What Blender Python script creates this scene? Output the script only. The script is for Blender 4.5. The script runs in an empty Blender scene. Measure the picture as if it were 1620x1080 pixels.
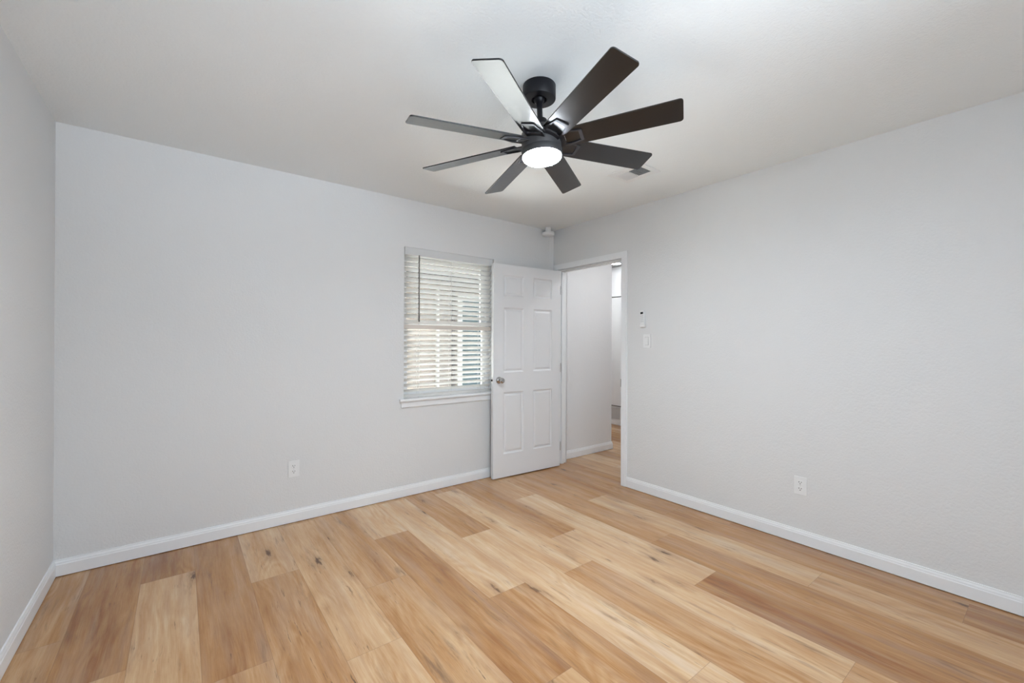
import bpy, bmesh, math, random
from mathutils import Vector, Matrix
C = bpy.context.scene.collection
SC = bpy.context.scene
PI = math.pi
rnd = random.Random(7)

# ------------------------------------------------------------------ camera
F_PX = 676.6075
YAW, PITCH, ROLL = 0.65817191, 0.00248482, 0.00328220
CAM = Vector((0.5379037, -3.3107435, 1.2639425))
cy_, sy_ = math.cos(YAW), math.sin(YAW)
cp_, sp_ = math.cos(PITCH), math.sin(PITCH)
fw = Vector((sy_*cp_, cy_*cp_, sp_))
rt = Vector((cy_, -sy_, 0)); up = rt.cross(fw)
cr, sr = math.cos(ROLL), math.sin(ROLL)
r2 = cr*rt + sr*up; u2 = -sr*rt + cr*up
cam_data = bpy.data.cameras.new('camera')
cam = bpy.data.objects.new('camera', cam_data); C.objects.link(cam)
cam_data.sensor_fit = 'HORIZONTAL'; cam_data.sensor_width = 36.0
cam_data.lens = F_PX/1620*36.0
cam_data.clip_start = 0.02; cam_data.clip_end = 200
M = Matrix.Identity(4)
for i, v in enumerate((r2, u2, -fw)):
    for j in range(3): M[j][i] = v[j]
M.translation = CAM
cam.matrix_world = M
SC.camera = cam

# ------------------------------------------------------------------ colour management
SC.view_settings.view_transform = 'Standard'
SC.view_settings.look = 'None'
SC.view_settings.exposure = 0.23
SC.view_settings.gamma = 1.0
SC.view_settings.use_curve_mapping = False

# ------------------------------------------------------------------ world, sun, added daylight lamps
SKY = (0.80, 0.90, 1.0, 1); SKY_STRENGTH = 4.0
SUN_ENERGY = 57.0
REAR_W = 3.0; BOUNCE_W = 20.5; FAN_L = 272.0; DOWN_L = 130.0; FRONT_W = 72.0
world = bpy.data.worlds.new('sky'); SC.world = world
world.use_nodes = True
bg = world.node_tree.nodes['Background']
bg.inputs[0].default_value = SKY
bg.inputs[1].default_value = SKY_STRENGTH

def light(name, kind, loc, direction, energy, color, **kw):
    l = bpy.data.lights.new(name, kind); l.energy = energy; l.color = color
    for k, v in kw.items(): setattr(l, k, v)
    o = bpy.data.objects.new(name, l); C.objects.link(o)
    o.location = loc
    o.rotation_euler = Vector(direction).to_track_quat('-Z', 'Y').to_euler()
    return o
light('sun', 'SUN', (0, 0, 10), (0.62, -0.05, -0.80), SUN_ENERGY, (1.0, 0.96, 0.90), angle=0.01)
DAY = (0.86, 0.97, 1.08)
# added area lamp standing in for daylight from an added rear window
light('rear_daylight_fill', 'AREA', (1.20, -4.55, 1.675), (0, 1, 0), REAR_W, DAY, shape='RECTANGLE', size=1.8, size_y=1.05)
light('front_bounce_fill', 'AREA', (2.95, 1.60, 0.02), (-0.12, -0.74, 0.66), FRONT_W, (0.93, 0.98, 1.04), shape='RECTANGLE', size=2.8, size_y=0.95, spread=math.radians(115))  # added area lamp standing in for sunlight off the ground outside
light('rear_bounce_fill', 'AREA', (1.20, -5.40, 1.05), (0, 0.865, 0.50), BOUNCE_W, DAY, shape='RECTANGLE', size=1.8, size_y=0.9, spread=math.radians(60))  # added lamp sending bounced daylight up through the added rear window

# ------------------------------------------------------------------ node helpers
def new_mat(name):
    m = bpy.data.materials.new(name); m.use_nodes = True
    nt = m.node_tree
    return m, nt, nt.nodes['Principled BSDF']
def N(nt, kind, **kw):
    n = nt.nodes.new(kind)
    for k, v in kw.items():
        if k in n.inputs: n.inputs[k].default_value = v
        else: setattr(n, k, v)
    return n
def mth(nt, op, a, b=None, c=None, clamp=False):
    n = nt.nodes.new('ShaderNodeMath'); n.operation = op; n.use_clamp = clamp
    for i, x in enumerate((a, b, c)):
        if x is None: continue
        if isinstance(x, (int, float)): n.inputs[i].default_value = x
        else: nt.links.new(x, n.inputs[i])
    return n.outputs[0]
def mixc(nt, f, a, b, mode='MIX'):
    n = nt.nodes.new('ShaderNodeMix'); n.data_type = 'RGBA'; n.blend_type = mode
    for s, x in ((n.inputs['Factor'], f), (n.inputs[6], a), (n.inputs[7], b)):
        if isinstance(x, (int, float)): s.default_value = x
        elif isinstance(x, tuple): s.default_value = x
        else: nt.links.new(x, s)
    return n.outputs[2]
def ramp(nt, x, stops):
    n = nt.nodes.new('ShaderNodeValToRGB'); e = n.color_ramp.elements
    while len(e) < len(stops): e.new(0.5)
    for i, (p, c) in enumerate(stops):
        e[i].position = p
        e[i].color = c if isinstance(c, tuple) else (c, c, c, 1)
    nt.links.new(x, n.inputs[0]); return n.outputs[0]

def simple(name, col, rough=0.5, metallic=0.0, spec=0.5, coat=0.0, ior=None):
    m, nt, b = new_mat(name)
    b.inputs['Base Color'].default_value = (*col, 1)
    b.inputs['Roughness'].default_value = rough
    b.inputs['Metallic'].default_value = metallic
    b.inputs['Specular IOR Level'].default_value = spec
    b.inputs['Coat Weight'].default_value = coat
    if coat:
        b.inputs['Coat IOR'].default_value = 1.35; b.inputs['Coat Roughness'].default_value = 0.27
    if ior: b.inputs['IOR'].default_value = ior
    # a faint surface grain so that no finish is perfectly even
    tc = N(nt, 'ShaderNodeTexCoord')
    no = N(nt, 'ShaderNodeTexNoise', Scale=60.0, Detail=3.0)
    nt.links.new(tc.outputs['Object'], no.inputs['Vector'])
    r = mth(nt, 'MULTIPLY_ADD', no.outputs[0], 0.08, rough-0.04, clamp=True)
    nt.links.new(r, b.inputs['Roughness'])
    return m

def plaster(name, col, bump, scale, dist=0.004):
    m, nt, b = new_mat(name)
    tc = N(nt, 'ShaderNodeTexCoord')
    n1 = N(nt, 'ShaderNodeTexNoise', Scale=scale, Detail=3.0, Roughness=0.55)
    n2 = N(nt, 'ShaderNodeTexNoise', Scale=scale*0.28, Detail=2.0)
    n3 = N(nt, 'ShaderNodeTexNoise', Scale=1.3, Detail=2.0)
    for n in (n1, n2, n3): nt.links.new(tc.outputs['Object'], n.inputs['Vector'])
    h = mth(nt, 'ADD', mth(nt, 'SMOOTH_MIN', n1.outputs[0], 0.58, 0.1), mth(nt, 'MULTIPLY', n2.outputs[0], 0.5))
    bp = N(nt, 'ShaderNodeBump', Strength=bump, Distance=dist)
    nt.links.new(h, bp.inputs['Height']); nt.links.new(bp.outputs[0], b.inputs['Normal'])
    c0 = tuple(x*0.985 for x in col); c1 = tuple(min(1, x*1.015) for x in col)
    nt.links.new(mixc(nt, n3.outputs[0], (*c0, 1), (*c1, 1)), b.inputs['Base Color'])
    b.inputs['Roughness'].default_value = 0.62
    b.inputs['Specular IOR Level'].default_value = 0.3
    return m

def emit(name, col, strength):
    m, nt, b = new_mat(name)
    b.inputs['Base Color'].default_value = (0.9, 0.9, 0.9, 1)
    b.inputs['Emission Color'].default_value = (*col, 1)
    b.inputs['Emission Strength'].default_value = strength
    return m

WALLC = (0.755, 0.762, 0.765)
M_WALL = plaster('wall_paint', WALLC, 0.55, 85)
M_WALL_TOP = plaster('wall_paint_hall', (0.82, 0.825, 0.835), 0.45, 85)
M_CEIL = plaster('ceiling_paint', (0.865, 0.895, 0.905), 0.6, 95)
M_TRIM = simple('trim_paint', (0.86, 0.875, 0.89), 0.35)
M_DOOR = simple('door_paint', (0.80, 0.81, 0.825), 0.36)
M_PLATE = simple('white_plastic', (0.84, 0.85, 0.855), 0.32)
M_SLOT = simple('slot_black', (0.015, 0.015, 0.015), 0.6)
M_CHROME = simple('polished_chrome', (0.46, 0.455, 0.45), 0.12, 1.0)
M_HINGE = simple('hinge_metal', (0.62, 0.62, 0.62), 0.35, 0.6)
M_BLACK = simple('matte_black_metal', (0.005, 0.005, 0.008), 0.42, spec=0.32)
M_BLADE = simple('satin_black_blade', (0.005, 0.005, 0.006), 0.30, spec=0.35, coat=1.0)
M_BRACKET = simple('satin_dark_bracket', (0.022, 0.022, 0.027), 0.40)
M_LENS = emit('fan_light_lens', (0.92, 0.995, 1.075), FAN_L)
M_DOWN = emit('fill_downlight_lens', (0.99, 0.995, 1.0), DOWN_L)  # glow of the added fill light near the door
M_DOWN_DEEP = emit('fill_downlight_lens_deep', (0.99, 0.995, 1.0), DOWN_L*1.25)  # stronger glow of the added fill light round the corner
M_DOWN_DIM = emit('downlight_lens_dim', (0.96, 0.995, 1.035), 14.0)
M_VINYL = simple('window_vinyl', (0.85, 0.86, 0.87), 0.35)
M_CORD = simple('ladder_cord', (0.72, 0.72, 0.72), 0.8)
M_WAND = simple('wand_plastic', (0.10, 0.09, 0.085), 0.3)
M_SCREEN = simple('dark_display', (0.01, 0.01, 0.012), 0.2)
M_BUTTON = simple('grey_button', (0.60, 0.61, 0.62), 0.5)
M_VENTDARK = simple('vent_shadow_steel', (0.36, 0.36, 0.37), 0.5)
M_GASKET = simple('grey_seam', (0.42, 0.42, 0.42), 0.5)
M_VALANCE = simple('valance_shaded_white', (0.69, 0.70, 0.705), 0.5)  # white valance greyed: its shade is put into the colour
M_GRILLE = simple('grille_grey', (0.50, 0.50, 0.51), 0.6)
M_HOUSING = simple('lamp_glow_grey_housing', (0.055, 0.055, 0.058), 0.45)  # black housing painted greyer, the lamp's bloom put into the colour
M_LOUVER = simple('vent_louver_grey', (0.64, 0.64, 0.65), 0.5)
M_BEIGE = simple('beige_headrail', (0.70, 0.64, 0.58), 0.5)
M_PULL = simple('black_pull', (0.02, 0.02, 0.02), 0.4)

def slat_mat():
    m, nt, b = new_mat('blind_slat_white')
    b.inputs['Base Color'].default_value = (0.92, 0.92, 0.91, 1)
    b.inputs['Roughness'].default_value = 0.4
    tr = N(nt, 'ShaderNodeBsdfTranslucent'); tr.inputs[0].default_value = (0.94, 0.925, 0.90, 1)
    mx = N(nt, 'ShaderNodeMixShader'); mx.inputs[0].default_value = 0.62
    out = nt.nodes['Material Output']
    nt.links.new(b.outputs[0], mx.inputs[1]); nt.links.new(tr.outputs[0], mx.inputs[2])
    nt.links.new(mx.outputs[0], out.inputs[0])
    return m
M_SLAT = slat_mat()

def glass_mat():
    m, nt, b = new_mat('window_glass')
    out = nt.nodes['Material Output']
    t = N(nt, 'ShaderNodeBsdfTransparent'); t.inputs[0].default_value = (0.94, 0.96, 0.95, 1)
    g = N(nt, 'ShaderNodeBsdfGlossy'); g.inputs['Roughness'].default_value = 0.02
    fr = N(nt, 'ShaderNodeFresnel', IOR=1.45)
    mx = N(nt, 'ShaderNodeMixShader')
    nt.links.new(fr.outputs[0], mx.inputs[0]); nt.links.new(t.outputs[0], mx.inputs[1]); nt.links.new(g.outputs[0], mx.inputs[2])
    nt.links.new(mx.outputs[0], out.inputs[0])
    return m
M_GLASS = glass_mat()

def wood_mat():
    m, nt, b = new_mat('oak_plank_floor')
    uv = N(nt, 'ShaderNodeUVMap'); uv.uv_map = 'plank'
    at = N(nt, 'ShaderNodeAttribute'); at.attribute_name = 'tone'
    as_ = N(nt, 'ShaderNodeAttribute'); as_.attribute_name = 'seed'
    sep = N(nt, 'ShaderNodeSeparateXYZ'); nt.links.new(uv.outputs[0], sep.inputs[0])
    u, v = sep.outputs[0], sep.outputs[1]
    seed = as_.outputs['Fac']; tone = at.outputs['Fac']
    def vec(su, sv, so):
        c = N(nt, 'ShaderNodeCombineXYZ')
        nt.links.new(mth(nt, 'MULTIPLY', u, su), c.inputs[0])
        nt.links.new(mth(nt, 'MULTIPLY', v, sv), c.inputs[1])
        nt.links.new(mth(nt, 'MULTIPLY', seed, so), c.inputs[2])
        return c.outputs[0]
    def noise(su, sv, so, detail=4.0, rough=0.55, dist=0.0):
        n = N(nt, 'ShaderNodeTexNoise', Scale=1.0, Detail=detail, Roughness=rough, Distortion=dist)
        nt.links.new(vec(su, sv, so), n.inputs['Vector']); return n.outputs[0]
    warp = noise(6, 1.3, 11.0, 2.0)
    def wvec(su, sv, so, amt):
        c = N(nt, 'ShaderNodeCombineXYZ')
        nt.links.new(mth(nt, 'MULTIPLY_ADD', warp, amt, mth(nt, 'MULTIPLY', u, su)), c.inputs[0])
        nt.links.new(mth(nt, 'MULTIPLY', v, sv), c.inputs[1])
        nt.links.new(mth(nt, 'MULTIPLY', seed, so), c.inputs[2])
        return c.outputs[0]
    def wnoise(su, sv, so, amt, detail=4.0, rough=0.55):
        n = N(nt, 'ShaderNodeTexNoise', Scale=1.0, Detail=detail, Roughness=rough)
        nt.links.new(wvec(su, sv, so, amt), n.inputs['Vector']); return n.outputs[0]
    broad = wnoise(9, 0.7, 37.0, 0.5, 2.0)           # broad strips along the board
    mid = wnoise(42, 2.2, 53.0, 1.8, 5.0, 0.65)      # grain streaks
    fine = wnoise(230, 11.0, 71.0, 8.0, 3.0, 0.6)   # pores
    cloud = noise(10, 3.4, 19.0, 4.0, 0.6)
    # cathedral figure: contour lines of a long smooth field
    fld = wnoise(6, 0.8, 91.0, 1.0, 1.0)
    ring = mth(nt, 'PINGPONG', mth(nt, 'MULTIPLY', fld, 16.0), 0.5)
    ringm = mth(nt, 'MULTIPLY', mth(nt, 'SUBTRACT', ring, 0.25), ramp(nt, noise(4, 1.6, 23.0, 1.0), [(0.45, 0.0), (0.62, 1.0)]))
    t = mth(nt, 'MULTIPLY_ADD', mth(nt, 'SUBTRACT', broad, 0.5), 0.70, tone)
    t = mth(nt, 'MULTIPLY_ADD', mth(nt, 'SUBTRACT', mid, 0.5), 0.60, t)
    t = mth(nt, 'MULTIPLY_ADD', mth(nt, 'SUBTRACT', cloud, 0.5), 0.30, t)
    t = mth(nt, 'MULTIPLY_ADD', ringm, 0.30, t)
    t = mth(nt, 'MULTIPLY_ADD', mth(nt, 'SUBTRACT', fine, 0.5), 0.30, t, clamp=True)
    col = ramp(nt, t, [(0.0, (0.275, 0.110, 0.036, 1)), (0.35, (0.46, 0.237, 0.095, 1)),
                       (0.65, (0.61, 0.385, 0.205, 1)), (1.0, (0.76, 0.57, 0.375, 1))])
    # cool grey cast drifting inside the boards
    gcast = ramp(nt, noise(13, 1.2, 13.0, 3.0), [(0.46, 0.0), (0.70, 0.55)])
    col = mixc(nt, gcast, col, mixc(nt, 0.55, col, (0.46, 0.335, 0.25, 1)))
    # dark mineral streaks
    st = ramp(nt, wnoise(30, 3.0, 5.0, 2.5, 4.0, 0.68), [(0.54, 0.0), (0.70, 0.75)])
    st2 = mth(nt, 'MULTIPLY', st, ramp(nt, noise(6, 1.8, 29.0, 2.0), [(0.50, 0.0), (0.64, 1.0)]))
    col = mixc(nt, st2, col, (0.20, 0.115, 0.068, 1))
    # knots
    vo = N(nt, 'ShaderNodeTexVoronoi', Scale=1.0); nt.links.new(vec(8.0, 2.2, 17.0), vo.inputs['Vector'])
    sc_ = N(nt, 'ShaderNodeSeparateColor'); nt.links.new(vo.outputs['Color'], sc_.inputs[0])
    has = mth(nt, 'GREATER_THAN', sc_.outputs[0], 0.42)
    dd = mth(nt, 'MULTIPLY_ADD', mth(nt, 'SUBTRACT', noise(70, 16, 3.0, 4.0, 0.65), 0.5), 0.42, vo.outputs['Distance'])
    halo = mth(nt, 'MULTIPLY', has, ramp(nt, dd, [(0.05, 0.60), (0.32, 0.0)]))
    col = mixc(nt, halo, col, (0.33, 0.185, 0.095, 1))
    kn = mth(nt, 'MULTIPLY', has, ramp(nt, dd, [(0.03, 0.9), (0.12, 0.0)]))
    col = mixc(nt, kn, col, (0.11, 0.056, 0.030, 1))
    # split-like dark checks along the grain
    ck = ramp(nt, wnoise(80, 5.5, 61.0, 6.0, 3.0, 0.7), [(0.62, 0.0), (0.70, 0.85)])
    ck = mth(nt, 'MULTIPLY', ck, ramp(nt, noise(7, 2.6, 83.0, 2.0), [(0.52, 0.0), (0.62, 1.0)]))
    col = mixc(nt, ck, col, (0.13, 0.075, 0.045, 1))
    # joints
    e1 = mth(nt, 'LESS_THAN', u, 0.0009); e2 = mth(nt, 'GREATER_THAN', u, 0.2277)
    e3 = mth(nt, 'LESS_THAN', v, 0.001); e4 = mth(nt, 'GREATER_THAN', v, 1.5230)
    e = mth(nt, 'MAXIMUM', mth(nt, 'MAXIMUM', e1, e2), mth(nt, 'MAXIMUM', e3, e4))
    col = mixc(nt, mth(nt, 'MULTIPLY', e, 0.45), col, (0.18, 0.10, 0.06, 1))
    nt.links.new(col, b.inputs['Base Color'])
    rg = mth(nt, 'MULTIPLY_ADD', fine, 0.10, 0.17)
    nt.links.new(rg, b.inputs['Roughness'])
    b.inputs['Specular IOR Level'].default_value = 0.5
    bp = N(nt, 'ShaderNodeBump', Strength=0.10, Distance=0.001)
    nt.links.new(mth(nt, 'ADD', fine, mid), bp.inputs['Height']); nt.links.new(bp.outputs[0], b.inputs['Normal'])
    return m
M_WOOD = wood_mat()

def siding_mat():
    m, nt, b = new_mat('neighbour_siding')
    tc = N(nt, 'ShaderNodeTexCoord'); s = N(nt, 'ShaderNodeSeparateXYZ')
    nt.links.new(tc.outputs['Object'], s.inputs[0])
    f = mth(nt, 'FRACT', mth(nt, 'MULTIPLY', s.outputs[2], 5.6))
    no = N(nt, 'ShaderNodeTexNoise', Scale=2.0, Detail=3.0); nt.links.new(tc.outputs['Object'], no.inputs['Vector'])
    col = mixc(nt, no.outputs[0], (0.105, 0.088, 0.077, 1), (0.13, 0.108, 0.095, 1))
    col = mixc(nt, mth(nt, 'LESS_THAN', f, 0.06), col, (0.24, 0.20, 0.17, 1))
    nt.links.new(col, b.inputs['Base Color']); b.inputs['Roughness'].default_value = 0.7
    return m
def speckle(name, c0, c1, scale, rough):
    m, nt, b = new_mat(name)
    tc = N(nt, 'ShaderNodeTexCoord')
    no = N(nt, 'ShaderNodeTexNoise', Scale=scale, Detail=5.0); nt.links.new(tc.outputs['Object'], no.inputs['Vector'])
    nt.links.new(mixc(nt, no.outputs[0], (*c0, 1), (*c1, 1)), b.inputs['Base Color'])
    b.inputs['Roughness'].default_value = rough
    return m
M_SIDING = siding_mat()
M_GROUND = speckle('pale_concrete', (0.50, 0.48, 0.45), (0.60, 0.58, 0.54), 6.0, 0.9)
M_SHINGLE = speckle('brown_shingle', (0.012, 0.009, 0.008), (0.024, 0.019, 0.016), 30.0, 0.9)
M_FASCIA = simple('brown_fascia', (0.028, 0.022, 0.02), 0.6)
M_OUTWIN = simple('dark_teal_pane', (0.022, 0.040, 0.044), 0.15)
M_OUTTRIM = simple('outdoor_white_trim', (0.30, 0.30, 0.29), 0.5)

# ------------------------------------------------------------------ mesh helpers
def obj(name, bm, mat, parent=None, smooth=False, bevel=0.0, seg=2, autosmooth=True):
    me = bpy.data.meshes.new(name)
    bmesh.ops.recalc_face_normals(bm, faces=bm.faces[:])
    bm.to_mesh(me); bm.free()
    o = bpy.data.objects.new(name, me); C.objects.link(o)
    mats = mat if isinstance(mat, (list, tuple)) else [mat]
    for m in mats: me.materials.append(m)
    if smooth:
        for p in me.polygons: p.use_smooth = True
        try: me.set_sharp_from_angle(angle=math.radians(38))
        except Exception: pass
    if bevel > 0:
        md = o.modifiers.new('bevel', 'BEVEL'); md.width = bevel; md.segments = seg
        md.limit_method = 'ANGLE'; md.angle_limit = math.radians(40)
    if parent is not None: o.parent = parent
    return o
def thing(name, label, cat, loc=(0, 0, 0), rot=(0, 0, 0), group=None):
    o = bpy.data.objects.new(name, None); C.objects.link(o)
    o.empty_display_size = 0.05
    o.location = loc; o.rotation_euler = rot
    o['label'] = label; o['category'] = cat
    if group: o['group'] = group
    return o
def tag(o, label, cat, group=None):
    o['label'] = label; o['category'] = cat
    if group: o['group'] = group
    return o
def struct(name, bm, mat, label=None, cat=None, **kw):
    o = obj(name, bm, mat, **kw); o['kind'] = 'structure'
    if label: o['label'] = label
    if cat: o['category'] = cat
    return o
def box(bm, x0, x1, y0, y1, z0, z1, mi=0):
    vs = [bm.verts.new((x, y, z)) for x in (x0, x1) for y in (y0, y1) for z in (z0, z1)]
    for idx in ((0, 1, 3, 2), (4, 6, 7, 5), (0, 4, 5, 1), (2, 3, 7, 6), (0, 2, 6, 4), (1, 5, 7, 3)):
        f = bm.faces.new([vs[i] for i in idx]); f.material_index = mi
    return vs
def lathe(bm, prof, n=40, T=lambda p: p, ax=None, mi=0):
    """revolve (r, z) pairs round z, capped when r reaches 0; T maps each point"""
    rings = []
    for r, z in prof:
        if r < 1e-7: rings.append([bm.verts.new(T(Vector((0, 0, z))))])
        else: rings.append([bm.verts.new(T(Vector((r*math.cos(2*PI*i/n), r*math.sin(2*PI*i/n), z)))) for i in range(n)])
    for a, b in zip(rings, rings[1:]):
        for i in range(n):
            j = (i+1) % n
            if len(a) == 1 and len(b) == 1: continue
            if len(a) == 1: f = bm.faces.new((a[0], b[j], b[i]))
            elif len(b) == 1: f = bm.faces.new((a[i], a[j], b[0]))
            else: f = bm.faces.new((a[i], a[j], b[j], b[i]))
            f.material_index = mi
def prism(bm, poly, h0, h1, T, mi=0):
    """extrude a 2-D outline (a, b) between h0 and h1; T maps (a, b, h)"""
    lo = [bm.verts.new(T(Vector((a, b, h0)))) for a, b in poly]
    hi = [bm.verts.new(T(Vector((a, b, h1)))) for a, b in poly]
    n = len(poly)
    fs = [bm.faces.new(lo[::-1]), bm.faces.new(hi)]
    for i in range(n):
        j = (i+1) % n
        fs.append(bm.faces.new((lo[i], lo[j], hi[j], hi[i])))
    for f in fs: f.material_index = mi
def rounded(w, h, r, n=5, cx=0, cy=0):
    pts = []
    for sx, sy, a0 in ((1, 1, 0), (-1, 1, 90), (-1, -1, 180), (1, -1, 270)):
        for i in range(n+1):
            a = math.radians(a0+90*i/n)
            pts.append((cx+sx*(w/2-r)+r*math.cos(a), cy+sy*(h/2-r)+r*math.sin(a)))
    return pts

# ------------------------------------------------------------------ room measures
W = 3.638; H = 2.44; REAR = -4.40; TH = 0.115; XO = W+TH
WX0, WX1, WZ0, WZ1 = 1.980, 2.880, 0.790, 2.050      # window opening
DY0, DY1, DZ = -0.089, -0.897, 2.011                # door opening (clear)
HX = 5.85; HE = 4.60; HR = -1.15; HB = 2.30         # hallway beyond the door

# ------------------------------------------------------------------ floor, one face per plank
PW, PL, P0 = 0.2286, 1.524, 0.604
JOINT = {-4: -0.20, -3: -0.72, -2: -1.10, -1: -0.370, 0: -1.379, 1: -0.705, 2: -1.57, 3: -1.12, 4: -0.610,
         5: -1.57, 6: -0.925, 7: -1.63, 8: -1.278, 9: -0.603, 10: -0.186, 11: -0.968, 12: -1.502, 13: -0.35,
         14: -1.0, 15: -0.5, 16: -1.3, 17: -0.1, 18: -0.9, 19: -0.4, 20: -1.2, 21: -0.6, 22: -1.4, 23: -0.3}
# tone of the boards, by (column, how many joints towards the camera)
TONE = {(-3, 0): .42, (-3, 1): .45, (-2, 0): .22, (-2, 1): .50, (-1, 0): .22, (-1, 1): .62, (0, 0): .24, (0, 1): .42,
        (1, 0): .60, (1, 1): .40, (2, 0): .55, (2, 1): .62, (3, 0): .42, (3, 1): .46, (4, 0): .70, (4, 1): .34, (4, 2): .60,
        (5, 0): .68, (5, 1): .36, (6, 0): .36, (6, 1): .74, (6, 2): .66, (7, 0): .66, (7, 1): .40, (7, 2): .5,
        (8, 0): .34, (8, 1): .66, (8, 2): .44, (9, 0): .50, (9, 1): .72, (9, 2): .18, (10, -1): .4, (10, 0): .50, (10, 1): .40, (10, 2): .30,
        (11, 0): .42, (11, 1): .66, (11, 2): .56, (12, 0): .26, (12, 1): .34, (12, 2): .16, (13, 0): .3, (13, 1): .34}
bm = bmesh.new()
uvl = bm.loops.layers.uv.new('plank')
lt = bm.faces.layers.float.new('tone'); ls = bm.faces.layers.float.new('seed')
def plank(x0, x1, y0, y1, ux, vy, tone, seed):
    vs = [bm.verts.new((x, y, 0)) for x, y in ((x0, y0), (x1, y0), (x1, y1), (x0, y1))]
    f = bm.faces.new(vs); f[lt] = tone; f[ls] = seed
    for l in f.loops: l[uvl].uv = (l.vert.co.x-ux, l.vert.co.y-vy)
for k in range(-3, 24):
    xa = P0+k*PW; xb = xa+PW
    cuts = [(0.0, XO, 0.0), (XO, HE, 0.06), (HE, HX, HB)]
    for c0, c1, ymax in cuts:
        x0, x1 = max(xa, c0), min(xb, c1)
        if x1-x0 < 1e-5: continue
        j = JOINT[k] if k in JOINT else -0.5
        n = -3
        while True:
            yt = j-(n-1)*PL; yb = j-n*PL       # board n runs between its two end joints
            y1, y0 = min(yt, ymax), max(yb, REAR)
            if yt <= REAR: break
            if y1-y0 > 1e-5:
                s = random.Random(k*31+n*7+3)
                plank(x0, x1, y0, y1, xa, yb, TONE.get((k, n), s.uniform(.3, .68)), s.uniform(0, 10))
            n += 1
floor = struct('floor', bm, M_WOOD, 'wide light oak plank floor', 'floor')

# ------------------------------------------------------------------ walls and ceilings
bm = bmesh.new()
for a in ((-TH, WX0, 0, H), (WX1, XO, 0, H), (WX0, WX1, 0, WZ0), (WX0, WX1, WZ1, H)):
    box(bm, a[0], a[1], 0, 0.15, a[2], a[3])
prism(bm, [(W-0.045, 0.0), (W, -0.012), (W, 0.0)], 0, H, lambda v: v)
struct('wall_back', bm, M_WALL)
bm = bmesh.new(); box(bm, -TH, 0, REAR-TH, 0, 0, H); struct('wall_left', bm, M_WALL)
bm = bmesh.new()
for a in ((DY0+0.012, 0, 0, H), (DY1-0.012, DY0+0.012, DZ+0.012, H), (REAR, DY1-0.012, 0, H)):
    box(bm, W, XO, a[0], a[1], a[2], a[3])
struct('wall_right', bm, M_WALL)
bm = bmesh.new()
for a in ((0, .30, 0, H), (2.10, W, 0, H), (.30, 2.10, 0, 1.15), (.30, 2.10, 2.20, H)):
    box(bm, a[0], a[1], REAR-TH, REAR, a[2], a[3])
box(bm, W, XO, REAR-TH, REAR, 0, H)
struct('wall_rear', bm, M_WALL)
bm = bmesh.new(); box(bm, -TH, XO, REAR-TH, 0.15, H, H+.06); struct('ceiling', bm, M_CEIL)
bm = bmesh.new()
box(bm, XO, HX+.1, HR-.1, 0.15, H, H+.06); box(bm, HE, HX+.1, 0.15, HB+.1, H, H+.06)
struct('ceiling_hallway', bm, M_CEIL)
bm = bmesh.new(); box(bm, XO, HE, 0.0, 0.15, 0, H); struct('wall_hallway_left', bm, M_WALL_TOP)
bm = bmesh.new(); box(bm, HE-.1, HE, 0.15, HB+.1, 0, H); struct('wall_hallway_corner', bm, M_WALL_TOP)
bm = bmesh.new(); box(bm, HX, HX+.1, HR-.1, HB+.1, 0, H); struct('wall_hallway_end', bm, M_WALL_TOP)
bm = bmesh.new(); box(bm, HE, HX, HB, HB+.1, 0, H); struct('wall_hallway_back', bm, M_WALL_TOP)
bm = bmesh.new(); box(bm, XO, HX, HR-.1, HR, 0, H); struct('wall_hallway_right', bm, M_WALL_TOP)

# frame of an unseen rear window, added to let light in
def plain_window(name, T, w, h):
    bm = bmesh.new()
    fwid = .05
    for a in ((-w/2, -w/2+fwid, -h/2, h/2), (w/2-fwid, w/2, -h/2, h/2), (-w/2, w/2, -h/2, -h/2+fwid), (-w/2, w/2, h/2-fwid, h/2), (-.025, .025, -h/2, h/2)):
        prism(bm, [(a[0], a[2]), (a[1], a[2]), (a[1], a[3]), (a[0], a[3])], 0, .05, T)
    return struct(name, bm, M_VINYL)
plain_window('added_window_2', lambda v: Vector((1.20+v.x, REAR-.06+v.z, 1.675+v.y)), 1.80, 1.05)

# ------------------------------------------------------------------ baseboards
BPROF = [(0, 0.004), (0.0125, 0.004), (0.0125, 0.064), (0.0105, 0.068), (0.0100, 0.075), (0.0065, 0.083), (0.0060, 0.089), (0, 0.090)]
def baseboard(name, p0, p1, nrm, m0=0, m1=0):
    """profile swept from p0 to p1; m0, m1 = mitre (1 = shortened at an inside corner)"""
    bm = bmesh.new()
    p0, p1, nrm = Vector((*p0, 0)), Vector((*p1, 0)), Vector((*nrm, 0))
    d = (p1-p0).normalized()
    a = [bm.verts.new(p0+nrm*o+d*(o*m0)+Vector((0, 0, z))) for o, z in BPROF]
    b = [bm.verts.new(p1+nrm*o-d*(o*m1)+Vector((0, 0, z))) for o, z in BPROF]
    n = len(BPROF)
    for i in range(n):
        j = (i+1) % n
        bm.faces.new((a[i], a[j], b[j], b[i]))
    bm.faces.new(a[::-1]); bm.faces.new(b)
    return struct(name, bm, M_TRIM)
baseboard('baseboard_back', (0, 0), (W-0.05, 0), (0, -1), 1, 0)
baseboard('baseboard_left', (0, 0), (0, REAR), (1, 0), 1, 1)
baseboard('baseboard_right', (W, -0.957), (W, REAR), (-1, 0), 0, 1)
baseboard('baseboard_rear', (0, REAR), (W, REAR), (0, 1), 1, 1)
baseboard('baseboard_hallway_left', (XO+.075, 0), (HE, 0), (0, -1), 0, -1)
baseboard('baseboard_hallway_corner', (HE, 0), (HE, HB), (1, 0), -1, 1)
baseboard('baseboard_hallway_right', (XO, HR), (HX, HR), (0, 1), 1, 1)

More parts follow.
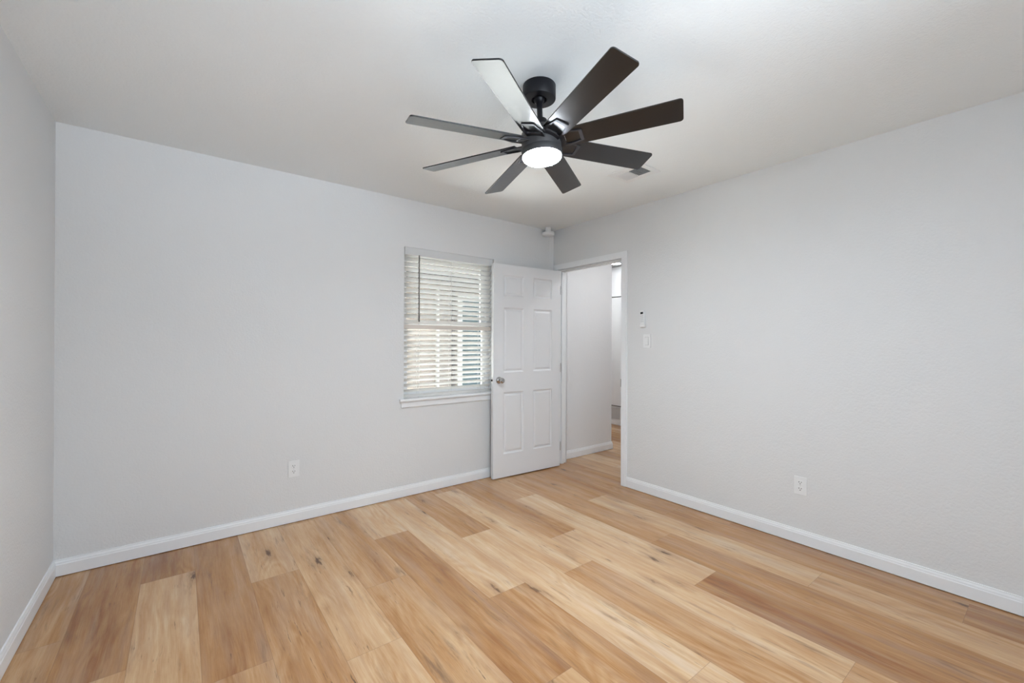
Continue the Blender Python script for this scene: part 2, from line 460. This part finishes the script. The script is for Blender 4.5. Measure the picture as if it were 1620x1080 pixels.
# ------------------------------------------------------------------ door frame: jamb and casings
bm = bmesh.new()
J = 0.012
box(bm, W-.001, XO+.001, DY0, DY0+J, 0.002, DZ+J)
box(bm, W-.001, XO+.001, DY1-J, DY1, 0.002, DZ+J)
box(bm, W-.001, XO+.001, DY1, DY0, DZ, DZ+J)
S0, S1 = W+.040, W+.075                              # stop strips
box(bm, S0, S1, DY0-.011, DY0, 0.002, DZ); box(bm, S0, S1, DY1, DY1+.011, 0.002, DZ); box(bm, S0, S1, DY1+.011, DY0-.011, DZ-.011, DZ)
struct('trim_1', bm, M_TRIM, 'white door jamb with stop strips', 'door frame', bevel=.001)
def casing(name, x0, x1):
    bm = bmesh.new()
    i0, i1, zt, cw = DY0+.005, DY1-.004, DZ+.005, .058
    T = lambda v: Vector((x0+(x1-x0)*v.z, v.x, v.y))
    for ins, th in ((0.0, .72), (.012, 1.0)):
        w = cw-ins
        for poly in ([(i0, 0.002), (i0+w, 0.002), (i0+w, zt+w), (i0, zt)],
                     [(i1, 0.002), (i1, zt), (i1-w, zt+w), (i1-w, 0.002)],
                     [(i0, zt), (i0+w, zt+w), (i1-w, zt+w), (i1, zt)]):
            prism(bm, poly, 0, th, T)
    return struct(name, bm, M_TRIM, bevel=.0015)
casing('trim_2', W, W-.015)
casing('trim_3', XO, XO+.015)

# ------------------------------------------------------------------ six-panel door, swung open against the back wall
DW, DH, DT = 0.806, 1.985, 0.035
PIN = Vector((3.606, -0.116, 0.010))
FREE = Vector((2.800, -0.0725, 0.010))
dx = (FREE-PIN).normalized()
ang = math.atan2(dx.y, dx.x)
door_m = Matrix.Translation(PIN) @ Matrix.Rotation(ang, 4, 'Z')
# leaf axes: +x from hinge to latch, +y towards the camera (room side of the open leaf)
xs = [0, .112, .345, .461, .694, DW]
zs = [0, .215, .790, .975, 1.580, 1.690, 1.885, DH]
bm = bmesh.new()
def leaf_face(ysign, yoff):
    grid = [[bm.verts.new((x, yoff, z)) for z in zs] for x in xs]
    panels = []
    for i in range(len(xs)-1):
        for k in range(len(zs)-1):
            f = bm.faces.new((grid[i][k], grid[i+1][k], grid[i+1][k+1], grid[i][k+1]))
            if i in (1, 3) and k in (1, 3, 5): panels.append(f)
    return grid, panels
g1, p1 = leaf_face(1, DT); g2, p2 = leaf_face(-1, 0.0)
nx, nz = len(xs), len(zs)
for i in range(nx-1):
    bm.faces.new((g1[i][0], g1[i+1][0], g2[i+1][0], g2[i][0])); bm.faces.new((g1[i][nz-1], g1[i+1][nz-1], g2[i+1][nz-1], g2[i][nz-1]))
for k in range(nz-1):
    bm.faces.new((g1[0][k], g1[0][k+1], g2[0][k+1], g2[0][k])); bm.faces.new((g1[nx-1][k], g1[nx-1][k+1], g2[nx-1][k+1], g2[nx-1][k]))
for fs, s in ((p1, -1), (p2, 1)):
    for f in fs:
        for inset, dep in ((.004, .005), (.009, .006), (.006, 0.0), (.013, -.0065), (.006, -.0005)):
            bmesh.ops.inset_region(bm, faces=[f], thickness=inset, depth=0, use_even_offset=True)
            for v in f.verts: v.co.y += s*dep
door = struct('door_1', bm, M_DOOR, 'white six-panel door standing open into the room', 'door', bevel=.0015)
door.matrix_world = door_m
def child(name, bm, mat, **kw): return obj(name, bm, mat, parent=door, **kw)
KX, KZ = DW-.062, 0.905
def knob(name, ysign, y0):
    T = lambda v: Vector((KX+v.x, y0+ysign*v.z, KZ+v.y))
    bm = bmesh.new()
    lathe(bm, [(0, .030), (.011, .030), (.0105, .036), (.016, .040), (.0235, .046), (.0262, .054), (.0240, .061), (.0175, .066), (.009, .0675), (.006, .0665), (0, .0665)], 32, T)
    k = child(name, bm, M_CHROME, smooth=True); k['label'] = 'polished round door knob'
    bm = bmesh.new()
    lathe(bm, [(0, 0), (.033, 0), (.033, .003), (.030, .007), (.016, .010), (.012, .014), (.011, .031), (0, .031)], 32, T)
    obj('rosette', bm, M_CHROME, parent=k, smooth=True)
knob('door_knob', 1, DT); 
bm = bmesh.new()
box(bm, DW-.001, DW+.0012, .005, .030, KZ-.028, KZ+.028)
lp = child('latch_plate', bm, M_HINGE, bevel=.0005); lp['label'] = 'metal latch plate on the door edge'
bm = bmesh.new()
prism(bm, [(DW, .010), (DW+.011, .013), (DW+.011, .017), (DW, .025)], KZ-.008, KZ+.008, lambda v: v)
obj('latch_bolt', bm, M_BLACK, parent=lp)
for zc in (0.20, 1.00, 1.79):
    bm = bmesh.new()
    lathe(bm, [(0, -.044), (.0055, -.044), (.0055, .044), (0, .044)], 14, lambda v: Vector((-.0075+v.x, DT-.002+v.y, zc+v.z)))
    box(bm, -.004, .0005, .004, DT-.003, zc-.044, zc+.044)
    h = child('hinge', bm, M_HINGE, smooth=True); h['label'] = 'painted metal butt hinge'

# ------------------------------------------------------------------ window with stool and apron
bm = bmesh.new()
fy0, fy1 = 0.085, 0.150
for a in ((WX0, WX0+.03, WZ0, WZ1), (WX1-.03, WX1, WZ0, WZ1), (WX0, WX1, WZ0, WZ0+.03), (WX0, WX1, WZ1-.03, WZ1)):
    box(bm, a[0], a[1], fy0, fy1, a[2], a[3])
win = struct('window_1', bm, M_VINYL, 'white double-hung window behind the blinds', 'window', bevel=.002)
ZM = 1.425
for nm, za, zb, ya in (('upper_sash', ZM-.02, WZ1-.03, .118), ('lower_sash', WZ0+.03, ZM+.02, .092)):
    bm = bmesh.new()
    x0, x1 = WX0+.03, WX1-.03
    for a in ((x0, x0+.04, za, zb), (x1-.04, x1, za, zb), (x0+.04, x1-.04, za, za+.04), (x0+.04, x1-.04, zb-.04, zb)):
        box(bm, a[0], a[1], ya, ya+.024, a[2], a[3])
    s = obj(nm, bm, M_VINYL, parent=win, bevel=.0015)
    bm = bmesh.new(); box(bm, x0+.038, x1-.038, ya+.010, ya+.014, za+.038, zb-.038)
    obj('glass_pane', bm, M_GLASS, parent=s)
bm = bmesh.new()
prism(bm, [(.085, .776), (-.024, .776), (-.029, .780), (-.031, .788), (-.029, .796), (-.024, .800), (.085, .800)], WX0-.042, WX1+.042,
      lambda v: Vector((v.z, min(v.x, .085), v.y)))
# the stool is notched round the wall: keep the horns only in front of it
st = obj('window_sill', bm, M_TRIM, parent=win)
bm = bmesh.new()
box(bm, WX0-.026, WX1+.026, -.013, .0, .729, .776)
obj('window_apron', bm, M_TRIM, parent=win, bevel=.003)

# ------------------------------------------------------------------ two slatted blinds, one above the other
TILT = math.radians(34)
def slat_bm(x0, x1, yc, zc, w=.048, t=.0028, tilt=TILT):
    bm = bmesh.new()
    n = 6; top = []; bot = []
    ca, sa = math.cos(tilt), math.sin(tilt)
    for i in range(n+1):
        s = (i/n-.5)*w                      # s < 0 towards the room
        crown = .0025*(1-(2*s/w)**2)
        for lst, h in ((top, crown+t/2), (bot, crown-t/2)):
            y = s*ca+h*sa; z = -s*sa+h*ca   # room edge high, outer edge low
            lst.append((yc+y, zc+z))
    poly = top+bot[::-1]
    prism(bm, poly, x0, x1, lambda v: Vector((v.z, v.x, v.y)))
    return bm
BX0, BX1 = WX0+.008, WX1-.010
CORDS = (2.125, 2.435, 2.745)
def blind(name, label, ztop, zbot, head_h, rail_h, wand):
    t = thing(name, label, 'blind', ((BX0+BX1)/2, .045, ztop))
    off = Vector((-(BX0+BX1)/2, -.045, -ztop))
    def part(nm, bm, mat, parent=t, **kw):
        bmesh.ops.translate(bm, verts=bm.verts[:], vec=off)
        return obj(nm, bm, mat, parent=parent, **kw)
    bm = bmesh.new(); box(bm, BX0, BX1, .006 if wand else .034, .070, ztop-head_h, ztop)
    part('headrail', bm, M_VALANCE if wand else M_BEIGE, bevel=.0015)
    za, zb = ztop-head_h-.006, zbot+rail_h+.012
    n = max(2, round((za-zb)/.0432)); pitch = (za-zb)/n
    for i in range(n):
        zc = za-(i+.5)*pitch
        part('slat', slat_bm(BX0+.001, BX1-.001, .045, zc), M_SLAT)
    bm = bmesh.new(); box(bm, BX0, BX1, .022, .068, zbot, zbot+rail_h)
    br = part('bottom_rail', bm, M_SLAT, bevel=.003)
    for cx in CORDS:
        bm = bmesh.new(); lathe(bm, [(0, -.002), (.006, -.002), (.006, .0005), (0, .0005)], 14, lambda v: Vector((cx+v.x, .032+v.y, zbot-.0005+v.z)))
        part('cord_button', bm, M_BUTTON, parent=br)
        bm = bmesh.new()
        for yy in (.0245, .0655):
            box(bm, cx-.0012, cx+.0012, yy-.0008, yy+.0008, zbot+rail_h, ztop-head_h)
        part('ladder_cord', bm, M_CORD)
    if wand:
        bm = bmesh.new()
        lathe(bm, [(0, 0), (.0045, 0), (.0058, -.02), (.0052, -.05), (.0052, -.50), (.0064, -.51), (.0064, -.555), (0, -.557)], 12,
              lambda v: Vector((2.112+v.x, -.002+v.y, ztop-head_h+.004+v.z)))
        part('tilt_wand', bm, M_WAND, smooth=True)['label'] = 'thin dark tilt wand'
    return t
blind('slatted_blind', 'upper white slatted blind with a dark tilt wand, hung at the top of the window', 2.0495, 1.4200, .062, .031, True)
blind('slatted_blind', 'lower white slatted blind without a wand, reaching down to the window sill', 1.4105, .803, .036, .024, False)

# ------------------------------------------------------------------ ceiling fan
FC = Vector((1.83202, -1.83523, 2.44)); ZP = 2.37
TX, TY = -0.016635, 0.059777
fan = thing('ceiling_fan', 'black eight-blade ceiling fan with a lit round lamp, hanging from the ceiling', 'ceiling fan', FC)
def FT(v):
    """local (x, y from the axis, absolute z) -> fan space, hung a little out of plumb from the ball joint"""
    v = Vector((v.x, v.y, v.z-ZP))
    return Vector((v.x+TX*v.z, v.y+TY*v.z, v.z-TX*v.x-TY*v.y + ZP-FC.z))
def fanpart(nm, prof, mat, n=48, tilt=True, parent=fan):
    bm = bmesh.new()
    lathe(bm, prof, n, FT if tilt else (lambda v: Vector((v.x, v.y, v.z-FC.z))))
    return obj(nm, bm, mat, parent=parent, smooth=True)
fanpart('canopy', [(0.0, 2.4395), (.074, 2.4395), (.0755, 2.437), (.0755, 2.380), (.0735, 2.3765), (.036, 2.3755), (.034, 2.3785), (.030, 2.392), (0, 2.394)], M_BLACK, 64, False)
fanpart('hanger_ball', [(0, 2.392), (.018, 2.390), (.026, 2.380), (.023, 2.368), (.0145, 2.360), (0, 2.360)], M_BLACK)
fanpart('downrod', [(0, 2.372), (.0128, 2.372), (.0128, 2.262), (0, 2.262)], M_BLACK, 28)
fanpart('coupling_cover', [(0, 2.287), (.017, 2.287), (.030, 2.281), (.036, 2.268), (.038, 2.236), (0, 2.236)], M_BLACK, 40)
mh = fanpart('motor_housing', [(0, 2.238), (.058, 2.238), (.080, 2.230), (.0885, 2.216), (.0900, 2.200), (.0900, 2.142), (.0885, 2.138), (0, 2.138)], M_HOUSING, 64)
fanpart('light_ring', [(0, 2.140), (.0915, 2.140), (.0925, 2.137), (.0925, 2.113), (.0910, 2.110), (.0880, 2.110), (0, 2.116)], M_HOUSING, 64)
fl = fanpart('lamp_lens', [(.0880, 2.1115), (.0878, 2.106), (.084, 2.1015), (.070, 2.0985), (.04, 2.0970), (0, 2.0965)], M_LENS, 64)
fl['label'] = 'glowing white round lamp lens'
RB, HPH, ZPL, ZMI, PH0 = 0.60583, 0.0945814, 2.15620, 2.18720, -1.816667
half = RB*math.sin(HPH); dzh = (ZMI-ZPL)/2
pit = math.atan2(dzh, half); hw = math.hypot(half, dzh); zc0 = (ZPL+ZMI)/2+.001
RR = RB*math.cos(HPH)
for k in range(8):
    a = PH0+k*PI/4
    d = Vector((math.cos(a), math.sin(a), 0)); tv = Vector((-math.sin(a), math.cos(a), 0))
    ct = tv*math.cos(pit)-Vector((0, 0, 1))*math.sin(pit)     # chord towards the low edge
    nn = d.cross(ct)                                          # roughly +z
    if nn.z < 0: nn = -nn
    def BT(v, d=d, ct=ct, nn=nn): return FT(d*v.x+ct*v.y+nn*v.z+Vector((0, 0, zc0)))
    r0, w0, rc = .112, hw*.90, .014
    poly = [(r0, -w0), (r0, w0)]
    def corner(cx, cy, a0): return [(cx+rc*math.cos(math.radians(a0+90*i/6)), cy+rc*math.sin(math.radians(a0+90*i/6))) for i in range(7)]
    poly = [(r0, w0), (r0, -w0)]+corner(RR-rc, -hw+rc, -90)+corner(RR-rc, hw-rc, 0)
    bm = bmesh.new(); prism(bm, poly, 0.0, .006, BT)
    bl = obj('blade', bm, M_BLADE, parent=fan, bevel=.001)
    # bracket under the blade root: two arms and an end bar round an open trapezoid
    bm = bmesh.new()
    t0, t1 = -.0055, -.0003
    def quad(p): prism(bm, p, t0, t1, BT)
    quad([(.178, -.034), (.192, -.029), (.192, .029), (.178, .034)])
    quad([(.082, -.030), (.082, -.042), (.130, -.046), (.192, -.029), (.178, -.026), (.130, -.034)])
    quad([(.082, .042), (.082, .030), (.130, .034), (.178, .026), (.192, .029), (.130, .046)])
    quad([(.076, -.042), (.100, -.042), (.112, -.012), (.112, .012), (.100, .042), (.076, .042)])
    obj('blade_bracket', bm, M_BRACKET, parent=bl, bevel=.001)

# ------------------------------------------------------------------ ceiling vent and detector
vx0, vx1, vy0, vy1 = 2.890, 3.125, -1.620, -1.345
lx0, lx1, ly0, ly1 = 2.950, 3.068, -1.582, -1.382
ym = (ly0+ly1)/2
vent = thing('ceiling_vent', 'small white metal air vent in the ceiling beside the fan', 'vent', ((vx0+vx1)/2, (vy0+vy1)/2, H))
VO = Vector((-(vx0+vx1)/2, -(vy0+vy1)/2, -H))
def vpart(nm, bm, mat, **kw):
    bmesh.ops.translate(bm, verts=bm.verts[:], vec=VO)
    return obj(nm, bm, mat, parent=vent, **kw)
bm = bmesh.new()
for a in ((vx0, lx0, vy0, vy1), (lx1, vx1, vy0, vy1), (lx0, lx1, vy0, ly0), (lx0, lx1, ly1, vy1), (lx0, lx1, ym-.004, ym+.004)):
    box(bm, a[0], a[1], a[2], a[3], H-.006, H-.0005)
vpart('faceplate', bm, M_PLATE, bevel=.002)
bm = bmesh.new(); box(bm, lx0, lx1, ly0, ly1, H-.0015, H-.0005); vpart('duct_opening', bm, M_SLOT)
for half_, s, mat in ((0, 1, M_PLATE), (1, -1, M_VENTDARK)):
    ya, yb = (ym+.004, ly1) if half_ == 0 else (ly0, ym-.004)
    n = 7
    for i in range(n):
        xc = lx0+(i+.5)*(lx1-lx0)/n
        bm = bmesh.new()
        dx_ = .0058 if half_ == 0 else .0026
        p = [(xc-dx_*s, H-.0015), (xc-dx_*s+.0015, H-.0015), (xc+dx_*s+.0008, H-.010), (xc+dx_*s-.0008, H-.010)]
        prism(bm, p, ya, yb, lambda v: Vector((v.x, v.z, v.y)))
        vpart('louver', bm, M_LOUVER)
det = thing('smoke_detector', 'small round white smoke detector at the ceiling corner above the door', 'smoke detector', (3.505, -.075, H))
bm = bmesh.new(); lathe(bm, [(0, -.0005), (.030, -.0005), (.030, -.052), (0, -.052)], 32); obj('mounting_base', bm, M_PLATE, parent=det, smooth=True)
bm = bmesh.new(); lathe(bm, [(0, -.050), (.055, -.050), (.061, -.054), (.062, -.072), (.055, -.082), (.030, -.086), (0, -.086)], 40); obj('detector_body', bm, M_PLATE, parent=det, smooth=True)

# ------------------------------------------------------------------ outlets, switch, remote control
def wall_frame(kind):
    """maps (along, up, out) to room space: 'back' wall or 'right' wall"""
    if kind == 'back': return lambda v: Vector((v.x, -v.z, v.y))
    return lambda v: Vector((-v.z, -v.x, v.y))
def outlet(loc, kind, label):
    t = thing('wall_outlet', label, 'outlet', loc, group='duplex wall outlets')
    T = wall_frame(kind)
    bm = bmesh.new(); prism(bm, rounded(.070, .114, .004), 0.0003, .006, T); obj('cover_plate', bm, M_PLATE, parent=t, bevel=.002)
    for s in (1, -1):
        bm = bmesh.new(); prism(bm, rounded(.034, .0285, .006, cy=s*.0195), .006, .0075, T)
        rcp = obj('receptacle', bm, M_PLATE, parent=t, bevel=.0006)
        for nm, cx, cyy, w, h in (('slot', -.0065, .004, .003, .009), ('slot', .0065, .004, .003, .0075), ('ground_hole', 0, -.007, .0055, .0055)):
            bm = bmesh.new(); prism(bm, rounded(w, h, min(w, h)*.45, 3, cx, s*.0195+cyy), .0070, .0077, T)
            obj(nm, bm, M_SLOT, parent=rcp)
    bm = bmesh.new(); lathe(bm, [(0, .0062), (.003, .0062), (.003, .0070), (0, .0072)], 12, lambda v: T(v)); obj('screw', bm, M_BUTTON, parent=t)
    return t
outlet((1.165, 0, .374), 'back', 'white duplex outlet low on the back wall, left of the window')
outlet((W, -2.288, .366), 'right', 'white duplex outlet low on the right wall, near the baseboard')

sw = thing('light_switch', 'white rocker light switch on the right wall beside the door', 'light switch', (W, -1.160, 1.280))
T = wall_frame('right')
bm = bmesh.new(); prism(bm, rounded(.072, .114, .004), .0003, .006, T); obj('cover_plate', bm, M_PLATE, parent=sw, bevel=.002)
bm = bmesh.new(); prism(bm, rounded(.0365, .0695, .002), .0055, .0063, T); obj('rocker_frame', bm, M_GASKET, parent=sw)
bm = bmesh.new()
RV = [(-.0165, -.033, .0062), (.0165, -.033, .0062), (.0165, .033, .0062), (-.0165, .033, .0062), (-.0165, -.033, .0125), (.0165, -.033, .0125), (.0165, .033, .0078), (-.0165, .033, .0078)]
vs = [bm.verts.new(T(Vector(q))) for q in RV]
for idx in ((0, 3, 2, 1), (4, 5, 6, 7), (0, 1, 5, 4), (1, 2, 6, 5), (2, 3, 7, 6), (3, 0, 4, 7)): bm.faces.new([vs[i] for i in idx])
obj('rocker', bm, M_PLATE, parent=sw, bevel=.001)

rem = thing('remote_control', 'slim white remote control with a dark display on the wall above the light switch', 'remote control', (W, -1.122, 1.470), (math.radians(-3), 0, 0))
bm = bmesh.new(); prism(bm, rounded(.042, .140, .014), .0005, .020, T); obj('remote_body', bm, M_PLATE, parent=rem, bevel=.004)
bm = bmesh.new(); prism(bm, rounded(.026, .017, .002, 3, 0, .047), .0198, .0206, T); obj('display', bm, M_SCREEN, parent=rem)['label'] = 'small dark display'
for rr, zz in enumerate((.022, .006, -.010, -.026)):
    for cc in (-.011, 0, .011):
        bm = bmesh.new(); prism(bm, rounded(.007, .008, .002, 3, cc, zz), .0198, .0210, T); obj('button', bm, M_BUTTON, parent=rem)
bm = bmesh.new()
prism(bm, [(-.024, -.074), (.024, -.074), (.024, -.046), (-.024, -.046)], .0004, .0235, T)
hold = obj('wall_holder', bm, M_PLATE, parent=rem, bevel=.005)

# ------------------------------------------------------------------ hallway end: cabinet doors, air grille, downlight
cab = thing('hallway_cabinet', 'tall white built-in cabinet at the end of the hallway, seen through the doorway', 'cabinet', (HX, .60, 0))
CO = Vector((-HX, -.60, 0))
def cpart(nm, bm, mat, parent=cab, **kw):
    bmesh.ops.translate(bm, verts=bm.verts[:], vec=CO)
    return obj(nm, bm, mat, parent=parent, **kw)
cya, cyb = -.10, 1.55
bm = bmesh.new(); box(bm, HX-.010, HX-.0005, cya, cyb, .29, H-.01); cpart('body', bm, M_SLOT)
for (ya, yb) in ((.766, cyb), (cya, .760)):
    bm = bmesh.new(); box(bm, HX-.030, HX-.010, ya, yb, .303, 1.962); dl = cpart('lower_door', bm, M_TRIM, bevel=.002)
    bm = bmesh.new(); box(bm, HX-.030, HX-.010, ya, yb, 1.974, H-.012); cpart('upper_door', bm, M_TRIM, bevel=.002)
    yh = ya+.028 if ya > .5 else yb-.024
    bm = bmesh.new()
    box(bm, HX-.058, HX-.050, yh-.005, yh+.005, .60, .72)
    for zz in (.61, .71): box(bm, HX-.052, HX-.029, yh-.004, yh+.004, zz-.004, zz+.004)
    cpart('pull_handle', bm, M_PULL, parent=dl)['label'] = 'black bar pull'
gr = thing('air_grille', 'white return-air grille under the cabinet at the end of the hallway', 'grille', (HX, .92, .166))
GO = Vector((-HX, -.92, -.166))
bm = bmesh.new()
gy0, gy1, gz0, gz1 = .845, 1.35, .075, .258
for a in ((gy0-.025, gy0, gz0-.0, gz1+.012), (gy1, gy1+.025, gz0, gz1+.012), (gy0, gy1, gz1, gz1+.012), (gy0, gy1, gz0-.0, gz0+.006)):
    box(bm, HX-.012, HX-.0005, a[0], a[1], a[2]+.016 if a[2] < .1 else a[2], a[3])
bmesh.ops.translate(bm, verts=bm.verts[:], vec=GO); obj('grille_frame', bm, M_PLATE, parent=gr, bevel=.001)
bm = bmesh.new(); box(bm, HX-.003, HX-.0005, gy0, gy1, gz0+.016, gz1); bmesh.ops.translate(bm, verts=bm.verts[:], vec=GO); obj('grille_backing', bm, M_GRILLE, parent=gr)
bm = bmesh.new()
yy = gy0+.004
while yy < gy1-.004:
    box(bm, HX-.010, HX-.003, yy, yy+.005, gz0+.018, gz1-.002); yy += .0125
bmesh.ops.translate(bm, verts=bm.verts[:], vec=GO); obj('grille_bars', bm, M_PLATE, parent=gr)
baseboard('baseboard_hallway_end', (HX, HR), (HX, HB), (-1, 0), 1, 1)
def downlight(loc, label, lens=M_DOWN):
    t = thing('recessed_light', label, 'ceiling light', loc, group='hallway downlights')
    bm = bmesh.new(); lathe(bm, [(.072, -.0005), (.092, -.0005), (.092, -.004), (.074, -.006), (.072, -.004)], 40); obj('trim_ring', bm, M_PLATE, parent=t, smooth=True)
    bm = bmesh.new(); lathe(bm, [(.0725, -.001), (.0725, -.0045), (.05, -.0055), (0, -.006)], 40); obj('light_lens', bm, lens, parent=t, smooth=True)
downlight((5.63, .765, H), 'lit round downlight in the hallway ceiling, seen at the top of the doorway', M_DOWN_DIM)
downlight((5.10, 1.05, H), 'added round fill downlight deeper in the hallway, out of sight behind its corner', M_DOWN_DEEP)  # unseen lamp added to brighten the cabinet end
downlight((4.35, -.85, H), 'added unseen fill downlight in the hallway ceiling just outside the bedroom door')  # unseen lamp added to brighten the near hallway

# ------------------------------------------------------------------ outside the window
bm = bmesh.new(); box(bm, -8, 4.5, .15, 14, -.35, -.30); struct('ground_outside', bm, M_GROUND)
ho = thing('neighbour_house', 'neighbouring house with pale siding and a brown roof, seen through the blinds', 'house', (4.0, 4.0, -.30))
HO = Vector((-4.0, -4.0, .30))
def hpart(nm, bm, mat, parent=ho, **kw):
    bmesh.ops.translate(bm, verts=bm.verts[:], vec=HO)
    return obj(nm, bm, mat, parent=parent, **kw)
bm = bmesh.new(); box(bm, .5, 8.5, 4.0, 4.2, -.30, 2.35); hpart('siding_wall', bm, M_SIDING)
bm = bmesh.new(); prism(bm, [(3.45, 2.34), (3.45, 2.44), (7.5, 4.4), (7.5, 4.25)], .1, 8.9, lambda v: Vector((v.z, v.x, v.y))); hpart('roof', bm, M_SHINGLE)
bm = bmesh.new(); box(bm, .1, 8.9, 3.42, 3.45, 2.28, 2.46); hpart('fascia', bm, M_FASCIA)
bm = bmesh.new(); box(bm, .1, 8.9, 3.45, 4.0, 2.33, 2.345); hpart('soffit', bm, M_SIDING)
x0, x1, z0, z1 = 4.92, 5.46, -.20, 2.12
bm = bmesh.new()
for a in ((x0-.10, x0, z0-.08, z1+.07), (x1, x1+.06, z0-.08, z1+.07), (x0, x1, z0-.08, z0), (x0, x1, z1, z1+.07)):
    box(bm, a[0], a[1], 3.95, 4.0, a[2], a[3])
wf = hpart('outside_window_frame', bm, M_OUTTRIM)
bm = bmesh.new(); box(bm, x0, x1, 3.985, 3.998, z0, z1); hpart('outside_window_pane', bm, M_OUTWIN, parent=wf)
bm = bmesh.new(); box(bm, 4.36, 4.40, 3.93, 4.0, -.29, 2.32); hpart('downspout', bm, M_OUTTRIM)
bm = bmesh.new(); box(bm, 4.70, 4.76, 3.97, 4.0, -.29, 2.32); hpart('corner_strip', bm, M_FASCIA)
